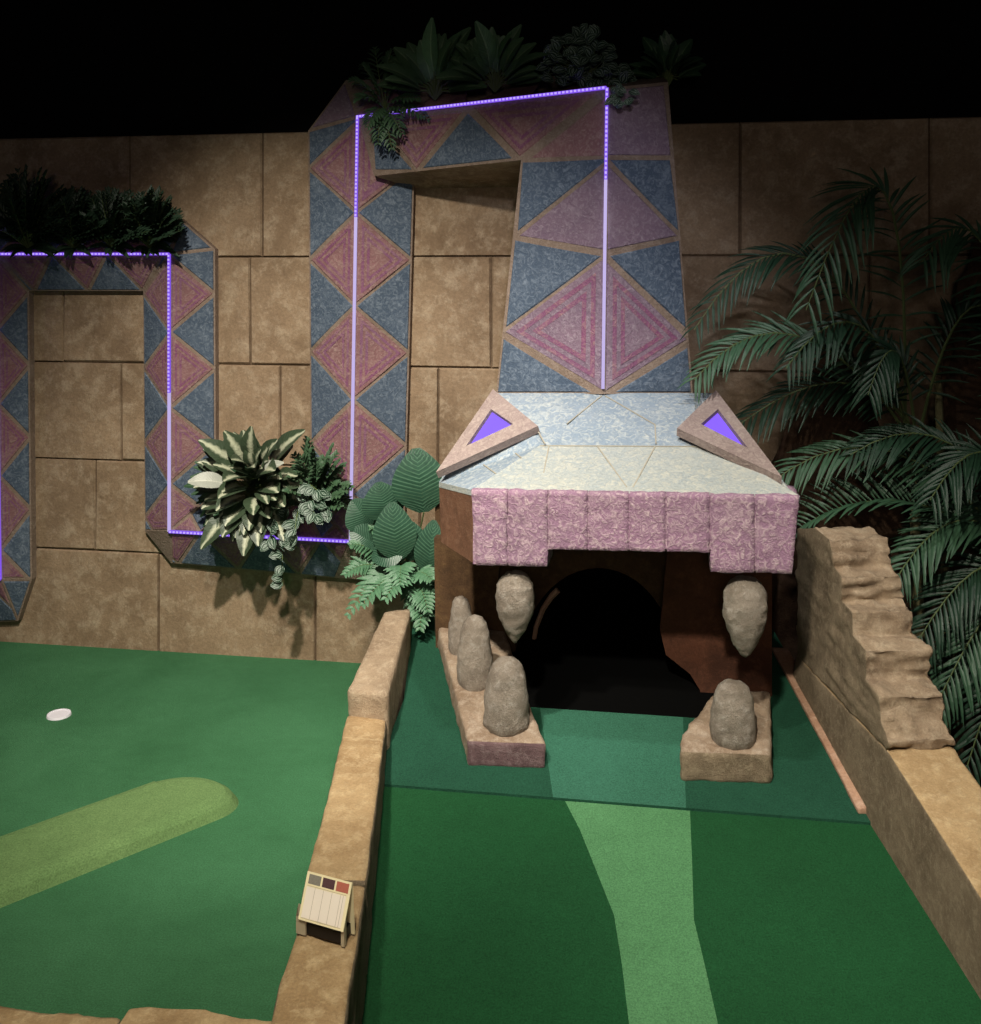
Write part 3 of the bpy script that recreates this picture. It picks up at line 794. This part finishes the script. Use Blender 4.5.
# front panel slopes from the low front edge up to the back fold
f0, f1 = PZ(298.5, 919, cz+.035), PZ(343.5, 932, cz+.035)
wv = (f1-f0).normalized(); Wc = (f1-f0).length; bv = V((-wv.y, wv.x, 0))
best = min((abs((PZ(308, 871, cz+.02+k*.001)-f0).normalized().dot(wv)), k) for k in range(130)); t0 = PZ(308, 871, cz+.02+best[1]*.001)
slope = (t0-f0); Hc = slope.length; sv = (slope-wv*slope.dot(wv)).normalized(); nv = wv.cross(sv)
if nv.z < 0: nv = -nv
def cp(x, y, h=0): return f0+wv*(x*Wc)+sv*(y*Hc)+nv*h
mb = MB(); mb.box(cp(.5, .5), wv*Wc/2, sv*Hc/2, nv*.0015, 0)
def patch(x0, y0, x1, y1, mi, h=.0019): mb.p([cp(x0, y0, h), cp(x1, y0, h), cp(x1, y1, h), cp(x0, y1, h)], mi)
patch(.05, .06, .93, .70, 1)
for k, mi in enumerate((2, 3, 4)): patch(.06+k*.31, .76, .33+k*.31, .96, mi)
for x in (.24, .43, .62, .81, .87): patch(x-.004, .06, x+.004, .70, 5, .0022)
for y in (.72, .05): patch(.05, y-.004, .93, y+.004, 5, .0022)
mb.build('front_panel', ['card', 'card_white', 'card_grey', 'card_plum', 'card_red', 'card_line'], card, merge=False, fixn=False)
mb = MB(); c0, c1 = cp(0, 1), cp(1, 1); g0, g1 = c0+bv*.012, c1+bv*.012; g0.z = g1.z = cz
mb.p([c0, c1, g1, g0]); mb.p([c0-nv*.002, c1-nv*.002, g1-bv*.003, g0-bv*.003]); mb.build('back_panel', ['card'], card, merge=False)
for x in (.03, .96):
    mb = MB(); a, b = cp(x, .05, -.002), cp(x, .30, -.002); a0, b0 = V((a.x, a.y, cz)), V((b.x, b.y, cz)); tw = wv*.004*(1 if x > .5 else 3)
    mb.p([a-tw, b-tw, b0-tw, a0-tw]); mb.p([a+tw, b+tw, b0+tw, a0+tw]); mb.p([a-tw, a+tw, a0+tw, a0-tw]); mb.p([b-tw, b+tw, b0+tw, b0-tw])
    mb.build('bracket', ['steel'], card)
mb = MB(); a, b = cp(.12, .12, -.004), cp(.92, .12, -.004); bb = V((0, 0, a.z-cz-.004))
q0, q1 = V((a.x, a.y, cz+.001)), V((b.x, b.y, cz+.001))
mb.box((q0+q1)/2+bv*.02+V((0, 0, .012)), (q1-q0)/2, bv*.02, V((0, 0, .011))); mb.build('base_block', ['black_plastic'], card)

# ------------------------------------------------------------------ plants
def leaf(mb, base, tip, width, mi=0, up=V((0, -.7, .7)), sag=.12, segs=6, fold=.25, shape=1.0, curl=0):
    base, tip = V(base), V(tip); d = tip-base; L = d.length
    if L < 1e-4: return
    sd = d.cross(up); 
    if sd.length < 1e-5: sd = d.orthogonal()
    sd.normalize(); nn = sd.cross(d).normalized()
    if nn.dot(up) < 0: nn = -nn
    prev = None
    for i in range(segs+1):
        t = i/segs
        w = width*.5*(math.sin(math.pi*min(1, (t*.94+.03))**shape)**.8)
        c = base+d*t+nn*(sag*L*math.sin(math.pi*t)-curl*L*t*t)
        row = (c+sd*w+nn*fold*w, c, c-sd*w+nn*fold*w, t)
        if prev:
            a, b = prev, row
            mb.p([a[0], a[1], b[1], b[0]], mi, [(0, a[3]), (.5, a[3]), (.5, b[3]), (0, b[3])])
            mb.p([a[1], a[2], b[2], b[1]], mi, [(.5, a[3]), (1, a[3]), (1, b[3]), (.5, b[3])])
        prev = row
def bez(a, b, c, t): return a*(1-t)**2+b*2*t*(1-t)+c*t*t
def pinnate(mb, a, b, c, n, length, width, mi=0, start=.12, fwd=.6, droop=.15, up=V((0, -.6, .8)), sm=0, rr=.004, shape=.9, prof=None, seed=0, segs=3):
    """a frond: a rachis from a over b to c with leaflets on both sides"""
    rg = random.Random(seed)
    pts = [bez(a, b, c, i/10) for i in range(11)]; mb.tube(pts, rr, rr*.3, 5, sm)
    for i in range(n):
        t = start+(1-start)*(i+.5)/n
        p0 = bez(a, b, c, t); d = (bez(a, b, c, min(1, t+.02))-bez(a, b, c, t-.02)).normalized()
        sd = d.cross(up).normalized(); pl = prof(t) if prof else math.sin(math.pi*(.18+.74*t))
        for s_ in (-1, 1):
            L = length*pl*rg.uniform(.85, 1.1)
            dr = (sd*s_+d*(fwd+t*.5)*rg.uniform(.8, 1.2)).normalized()
            tip = p0+dr*L+V((0, 0, -droop*L*rg.uniform(.5, 1.5)))+up*rg.uniform(-.1, .15)*L
            leaf(mb, p0, tip, width*(.6+.4*pl), mi, up, .08, segs, .35, shape)
def plant(name, root, label, cat='plant', group=None): return empty(name, root, label, cat, group)
def spray(mb, st, root, targets, width, mi=0, petiole=.35, rg=random, sag=.1, up=V((0, -.75, .6)), shape=1.0, smi=0, fold=.25, curl=.05):
    for tip, wf in targets:
        b = root+(tip-root)*petiole+V((0, 0, .06*(tip-root).length))
        if st is not None: st.tube([root, root+(b-root)*.5+V((0, 0, .02)), b], .004, .0025, 5, smi)
        leaf(mb, b, tip, width*wf, mi, up, sag, 7, fold, shape, curl)
def ellipse_targets(cu, cv, ru, rv, Y0, dY, n, rg, arc=(0, 2*math.pi), inner=.55):
    out = []
    for i in range(n):
        a = arc[0]+(arc[1]-arc[0])*(i+rg.uniform(.1, .9))/n; k = rg.uniform(inner, 1)
        out.append((PY(cu+ru*k*math.cos(a), cv-rv*k*math.sin(a), Y0-dY*(1.15-k)*rg.uniform(.6, 1.3)), rg.uniform(.75, 1.2)))
    return out

# variegated plant on the U ledge
rg = random.Random(5)
root = PY(262, 492, 4.00); p = plant('variegated_plant', root, 'bushy cream-and-green variegated plant at the left of the snake ledge, casting shadow below'); fo, st = MB(), MB()
T = ellipse_targets(250, 487, 62, 58, 3.92, .30, 64, rg, inner=.35)
spray(fo, st, root, T, .088, 0, .4, rg)
spray(fo, st, root, ellipse_targets(222, 490, 42, 40, 3.95, .22, 34, rg), .045, 1, .4, rg)
for u, v, w in ((188, 481, 1), (282, 462, .8)): spray(fo, st, PY(245, 490, 3.85), [(PY(u, v, 3.74), w)], .075, 2, .3, rg)
for u, v in ((200, 548), (243, 555), (222, 536), (258, 545), (285, 540), (275, 440), (225, 432), (250, 428), (302, 430), (200, 440)):
    spray(fo, st, root, [(PY(u, v, 3.80), 1.1)], .085, 0, .35, rg)
fo.build('foliage', ['hosta', 'hosta_dark', 'pale_leaf'], p, merge=False, fixn=False, smooth=True); st.build('stem', ['stem'], p, merge=False)
# spiky fern beside it
root = PY(318, 505, 4.02); p = plant('fern_bush', root, 'fine-leaved dark green fern bush right of the variegated plant on the ledge'); fo = MB()
for i in range(48):
    a = rg.uniform(-.4, math.pi+.4); k = rg.uniform(.5, 1); tip = PY(315+38*k*math.cos(a), 492-56*k*math.sin(a), 3.95-rg.uniform(0, .2))
    m_ = (root+tip)/2+V((0, -.03, .04)); pinnate(fo, root, m_, tip, 9, .07, .02, 0, .1, .9, .1, seed=i, rr=.003)
fo.build('foliage', ['fern_dark', 'stem'], p, merge=False, fixn=False, smooth=True)
# trailing striped vine
root = PY(292, 505, 3.92); p = plant('trailing_vine', root, 'trailing vine with small round silvery striped leaves hanging below the ledge'); fo, st = MB(), MB()
for k, (u0, v0, u1, v1, n) in enumerate(((288, 500, 283, 586, 15), (300, 505, 296, 548, 8), (280, 500, 270, 545, 8), (310, 495, 318, 520, 8), (305, 480, 325, 495, 8), (285, 480, 278, 470, 6), (300, 490, 330, 512, 8))):
    a, b = PY(u0, v0, 3.9), PY(u1, v1, 3.80); c = (a+b)/2+V((0, -.06, .02)); pts = [bez(a, c, b, t/8) for t in range(9)]; st.tube([root]+pts, .003, .002, 5)
    for i in range(n):
        q = bez(a, c, b, (i+.5)/n); an = rg.uniform(0, 6.28); d = V((math.cos(an)*.8, -.5, math.sin(an)*.5-.3)).normalized()
        leaf(fo, q, q+d*rg.uniform(.04, .055)*(1.15 if v0 < 600 else 1), .042, 0, V((0, -1, .3)), .1, 5, .15, .9)
fo.build('foliage', ['zebra'], p, merge=False, fixn=False, smooth=True); st.build('stem', ['stem'], p, merge=False)
# broad striped leaves in the corner by the head
root = PY(412, 585, 3.95); p = plant('calathea_plant', root, 'broad-leaved plant with large striped round leaves beside the snake head'); st = MB()
big = [((424, 512), (416, 448), 46, 3.72), ((388, 520), (378, 482), 36, 3.74), ((372, 528), (352, 500), 32, 3.82), ((398, 560), (392, 502), 36, 3.68), ((378, 545), (350, 530), 24, 3.8), ((428, 575), (434, 520), 26, 3.7), ((415, 560), (408, 520), 28, 3.72), ((405, 545), (372, 560), 24, 3.7)]
for k, ((bu, bv_), (tu, tv), w, Y) in enumerate(big):
    b, t = PY(bu, bv_, Y+.03), PY(tu, tv, Y); st.tube([root, (root+b)/2+V((0, -.02, .02)), b], .005, .003, 5)
    fo = MB(); leaf(fo, b, t, w*1.25/F*Y, 0, V((.15, -1, .35)), .1, 14, .18, .95); fo.build('leaf', ['calathea'], p, merge=False, fixn=False, smooth=True)
st.build('stem', ['stem'], p, merge=False)
root = PY(405, 590, 3.88); p = plant('sword_fern', root, 'arching pale green sword fern drooping over the raised stone block')
for k, (mu, mv, tu, tv, Y) in enumerate(((385, 548, 347, 618, 3.62), (392, 560, 362, 606, 3.6), (410, 555, 385, 600, 3.56), (380, 540, 350, 545, 3.75), (375, 548, 345, 575, 3.7), (420, 570, 428, 612, 3.6), (415, 560, 432, 580, 3.62), (400, 540, 370, 528, 3.75), (400, 545, 400, 585, 3.6), (425, 585, 420, 630, 3.6))):
    fo = MB(); pinnate(fo, root, PY(mu, mv, Y+.1), PY(tu, tv, Y), 17, .075, .021, 0, .12, .35, .12, seed=40+k, rr=.003, shape=.7, sm=1); fo.build('frond', ['fern', 'stem'], p, merge=False, fixn=False, smooth=True)
# four dark cedar-like plants on the upper left ledge
for k, (cu, top_, w, lab, n) in enumerate(((30, 166, 42, 'tall dark bushy artificial plant at the far left of the upper ledge', 95), (76, 186, 34, 'dark spiky artificial plant on the upper ledge, second from the left', 70),
                                      (114, 184, 34, 'dark spreading artificial plant on the upper ledge, third from the left', 70), (152, 186, 30, 'dark rounded artificial plant at the right end of the upper left ledge', 75))):
    root = PY(cu, 250, 4.06); p = plant('ledge_plant', root, lab, 'plant', 'dark plants on the upper left ledge'); fo = MB()
    for i in range(n):
        a = rg.uniform(0, math.pi); r = rg.uniform(.5, 1)
        tip = PY(cu+w*r*math.cos(a)*1.1, 250-(250-top_)*r*(.25+.75*math.sin(a)), 4.06-rg.uniform(0, .2)); m_ = (root+tip)/2+V((0, -.03, .03))
        pinnate(fo, root, m_, tip, 8, .075, .02, 0, .25, .8, -.05, seed=100*k+i, rr=.003, sm=1, segs=2)
    for i in range(8):
        tip = PY(cu+rg.uniform(-30, 30), 250+rg.uniform(-2, 9), 3.98); leaf(fo, root, tip, .035, 0, V((0, -.7, .7)), .2, 6)
    fo.build('foliage', ['spiky', 'stem'], p, merge=False, fixn=False, smooth=True)
# plants along the top of the neck
def lily(cu, vb, w, h, Y, n, lab, seed, mat='lily', lw=.075):
    rg = random.Random(seed); root = PY(cu, vb, Y); p = plant('leafy_plant', root, lab); fo, st = MB(), MB(); T = []
    for i in range(n):
        a = math.pi*(i+.5)/n; k = rg.uniform(.65, 1); T.append((PY(cu+w*k*math.cos(a), vb-h*k*(.15+.85*math.sin(a)), Y-rg.uniform(0, .2)), rg.uniform(.8, 1.2)))
    spray(fo, st, root, T, lw, 0, .3, rg, sag=.08); fo.build('foliage', [mat], p, merge=False, fixn=False, smooth=True); st.build('stem', ['stem'], p, merge=False)
lily(435, 100, 62, 86, 3.98, 24, 'broad-leaved plant with tall upright leaf above the middle of the beam', 61)
lily(495, 92, 58, 76, 3.94, 24, 'broad-leaved plant left of the striped bush above the beam', 62)
lily(668, 86, 40, 66, 3.95, 20, 'faint dark plant at the right end above the tall neck', 64, 'hosta_dark', .06)
root = PY(385, 108, 4.03); p = plant('fern_spray', root, 'dark fern spray drooping over the left corner of the beam'); fo = MB()
for i, (tu, tv) in enumerate(((355, 100), (362, 65), (375, 48), (392, 50), (408, 66), (378, 145), (392, 150), (368, 128), (420, 100), (402, 135), (350, 80), (430, 120))):
    tip = PY(tu, tv, 3.92); pinnate(fo, root, (root+tip)/2+V((0, -.05, .04)), tip, 11, .06, .016, 0, .15, .6, .1, seed=200+i, rr=.003, sm=1)
fo.build('foliage', ['fern_dark', 'stem'], p, merge=False, fixn=False, smooth=True)
root = PY(590, 84, 3.84); p = plant('striped_bush', root, 'bush of small zebra-striped leaves trailing over the top corner of the neck'); fo, st = MB(), MB()
for i in range(95):
    a = rg.uniform(0, 2*math.pi); k = math.sqrt(rg.uniform(0, 1)); u, v = 588+46*k*math.cos(a), 62-30*k*math.sin(a)+ (k*math.cos(a) > .4)*16
    q = PY(u, v, 3.72+.14*k*k+rg.uniform(-.05, .05)); an = rg.uniform(0, 6.28); d = V((math.cos(an)*.8, -.5, math.sin(an)*.6)).normalized()
    leaf(fo, q, q+d*.06, .045, 0, V((0, -1, .4)), .1, 5, .15, .9); st.tube([root, (root+q)/2+V((0, 0, .02)), q], .002, .0015, 4)
for i in range(12): 
    q = PY(615+rg.uniform(-6, 14), 88+i*1.7, 3.58); an = rg.uniform(0, 6.28); leaf(fo, q, q+V((math.cos(an)*.04, -.015, math.sin(an)*.03-.01)), .03, 0, V((0, -1, .3)), .1, 4, .15, .9)
fo.build('foliage', ['zebra'], p, merge=False, fixn=False, smooth=True); st.build('stem', ['stem'], p, merge=False)

# palms on the right
def palm(root, label, fronds, stems):
    p = plant('palm', root, label, 'palm tree'); st = MB()
    for (pts, r) in stems: st.tube(pts, r, r*.75, 10)
    st.build('stem', ['trunk'], p, merge=False, smooth=True)
    for k, (b, m_, t, n, L, w, mat, dr) in enumerate(fronds):
        fo = MB(); pinnate(fo, PY(*b), PY(*m_), PY(*t), n, L, w, 0, .1, .75, dr, up=V((-.1, -.6, .8)), seed=300+k+len(label), rr=.006, sm=1, shape=.75, segs=4, prof=lambda t_: math.sin(math.pi*(.2+.7*t_))**.7)
        fo.build('frond', [mat, 'stem'], p, merge=False, fixn=False, smooth=True)
r1 = PY(925, 760, 3.78); r1 = V((r1.x, 3.78, -.1))
palm(r1, 'tall palm behind the rock stack with pale drooping fronds reaching toward the neck', [
    ((905, 430, 3.76), (912, 10, 3.6), (806, 310, 3.5), 36, .21, .015, 'palm', .45),
    ((905, 420, 3.78), (810, 140, 3.7), (694, 330, 3.6), 38, .17, .012, 'palm_dark', .35),
    ((905, 430, 3.76), (790, 265, 3.6), (694, 380, 3.5), 38, .16, .014, 'palm', .25),
    ((910, 430, 3.76), (870, 250, 3.6), (786, 368, 3.5), 28, .16, .014, 'palm_dark', .5),
    ((912, 430, 3.78), (850, 330, 3.75), (720, 440, 3.7), 32, .17, .014, 'palm_dark', .3),
    ((920, 430, 3.78), (960, 250, 3.7), (1010, 330, 3.6), 28, .18, .015, 'palm_dark', .4),
    ((915, 430, 3.76), (900, 290, 3.6), (868, 395, 3.55), 24, .15, .015, 'palm_dark', .5)],
    [([r1, PY(918, 600, 3.78), PY(912, 430, 3.77)], .022), ([r1+V((.08, .03, 0)), PY(946, 600, 3.8), PY(938, 380, 3.8)], .018)])
r2 = PY(1030, 760, 3.7); r2 = V((r2.x, 3.7, -.1))
palm(r2, 'low spreading palm at the right with dark fronds hanging behind the rock stack', [
    ((1030, 560, 3.68), (1010, 120, 3.6), (922, 262, 3.5), 32, .19, .015, 'palm', .5),
    ((1020, 560, 3.68), (890, 380, 3.66), (765, 488, 3.62), 40, .15, .013, 'palm', .3),
    ((1020, 560, 3.68), (900, 460, 3.66), (800, 528, 3.64), 40, .15, .013, 'palm', -.3),
    ((1030, 570, 3.68), (960, 460, 3.62), (890, 590, 3.6), 34, .16, .014, 'palm', .3),
    ((1030, 580, 3.68), (980, 520, 3.6), (903, 668, 3.58), 34, .16, .014, 'palm_dark', .35),
    ((1035, 600, 3.68), (1000, 560, 3.6), (930, 720, 3.56), 32, .16, .015, 'palm', .4),
    ((1040, 620, 3.68), (1010, 620, 3.6), (960, 790, 3.55), 30, .16, .015, 'palm_dark', .4),
    ((1020, 560, 3.68), (965, 380, 3.64), (850, 455, 3.6), 34, .17, .014, 'palm_dark', .35),
    ((1030, 560, 3.68), (1000, 380, 3.6), (930, 500, 3.5), 30, .17, .014, 'palm_dark', .4),
    ((1030, 580, 3.72), (980, 480, 3.74), (905, 560, 3.74), 34, .18, .014, 'palm_dark', .1),
    ((1035, 640, 3.72), (1000, 600, 3.72), (930, 680, 3.7), 30, .18, .014, 'palm_dark', .2)],
    [([r2, PY(1035, 680, 3.7), PY(1028, 560, 3.69)], .03)])
# dark mounds of artificial rock behind the palms
def boulder(c, sx, sy, sz, lab, seed):
    bm = bmesh.new(); bmesh.ops.create_icosphere(bm, subdivisions=5, radius=1)
    for v in bm.verts:
        q = v.co.copy(); k = 1+.22*noise.noise(q*1.6+V((seed, 0, 0)))+.08*noise.noise(q*5+V((seed, 0, 0)))
        v.co = V((q.x*sx*k, q.y*sy*k, max(-.98, q.z)*sz*k))
    for f in bm.faces: f.smooth = True
    me = bpy.data.meshes.new('boulder'); bm.to_mesh(me); bm.free(); o = link('boulder', me, ['boulder']); o.location = c; tag(o, lab, 'rock')
q = PY(830, 500, 3.88); boulder(V((q.x+.06, 3.99, .35)), .30, .12, .98, 'low dark brown boulder behind the palms, beside the snake neck', 1)
q = PY(915, 500, 3.9); boulder(V((q.x+.32, 3.98, .6)), .26, .13, 1.15, 'tall dark brown boulder behind the pale palm stems', 4)

# ------------------------------------------------------------------ lights
def spot(name, loc, tgt, energy, col, size, blend=.6, rad=.06):
    l = bpy.data.lights.new(name, 'SPOT'); l.energy = energy; l.color = col; l.spot_size = math.radians(size); l.spot_blend = blend; l.shadow_soft_size = rad
    o = bpy.data.objects.new(name, l); COL.objects.link(o); o.location = loc
    o.rotation_euler = (V(tgt)-V(loc)).to_track_quat('-Z', 'Y').to_euler(); return o
spot('spot_lamp_wall', (-1.05, 1.2, 3.3), (-1.33, 4.1, .36), 730, (1, .92, .80), 60, 1)
spot('spot_lamp_head', (.10, 2.25, 3.6), (.1, 3.15, .7), 150, (1, .97, .94), 50, .8)
spot('spot_lamp_lane', (-.9, .9, 3.4), (.1, 2.4, 0), 165, (1, .94, .80), 75, .9)
spot('spot_lamp_rock', (-.25, .6, 3.1), (.72, 2.95, .35), 290, (1, .92, .78), 40, .9)
spot('spot_fill_green', (-.3, .2, 3.5), (-.85, 2.3, 0), 330, (1, .93, .76), 70, .9)  # unseen fill spot, added near the camera to brighten the foreground
spot('spot_lamp_neck', (.10, .9, 2.9), (-.12, 3.6, 1.62), 125, (.92, .90, 1), 33, .9)
al = bpy.data.lights.new('room_fill', 'POINT'); al.energy = 60; al.shadow_soft_size = .25; al.color = (1, .86, .75); ao = bpy.data.objects.new('room_fill', al); COL.objects.link(ao)  # unseen fill light added behind the camera to lift fronts and mouth
ao.location = (.1, -1.6, 2.1)
w = bpy.data.worlds.new('world'); SC.world = w; w.use_nodes = True
w.node_tree.nodes['Background'].inputs[0].default_value = (.6, .65, .9, 1); w.node_tree.nodes['Background'].inputs[1].default_value = .02
vs = SC.view_settings; SC.display_settings.display_device = 'sRGB'; vs.view_transform = 'Standard'; vs.look = 'None'; vs.gamma = 1; vs.exposure = 0; vs.use_curve_mapping = False
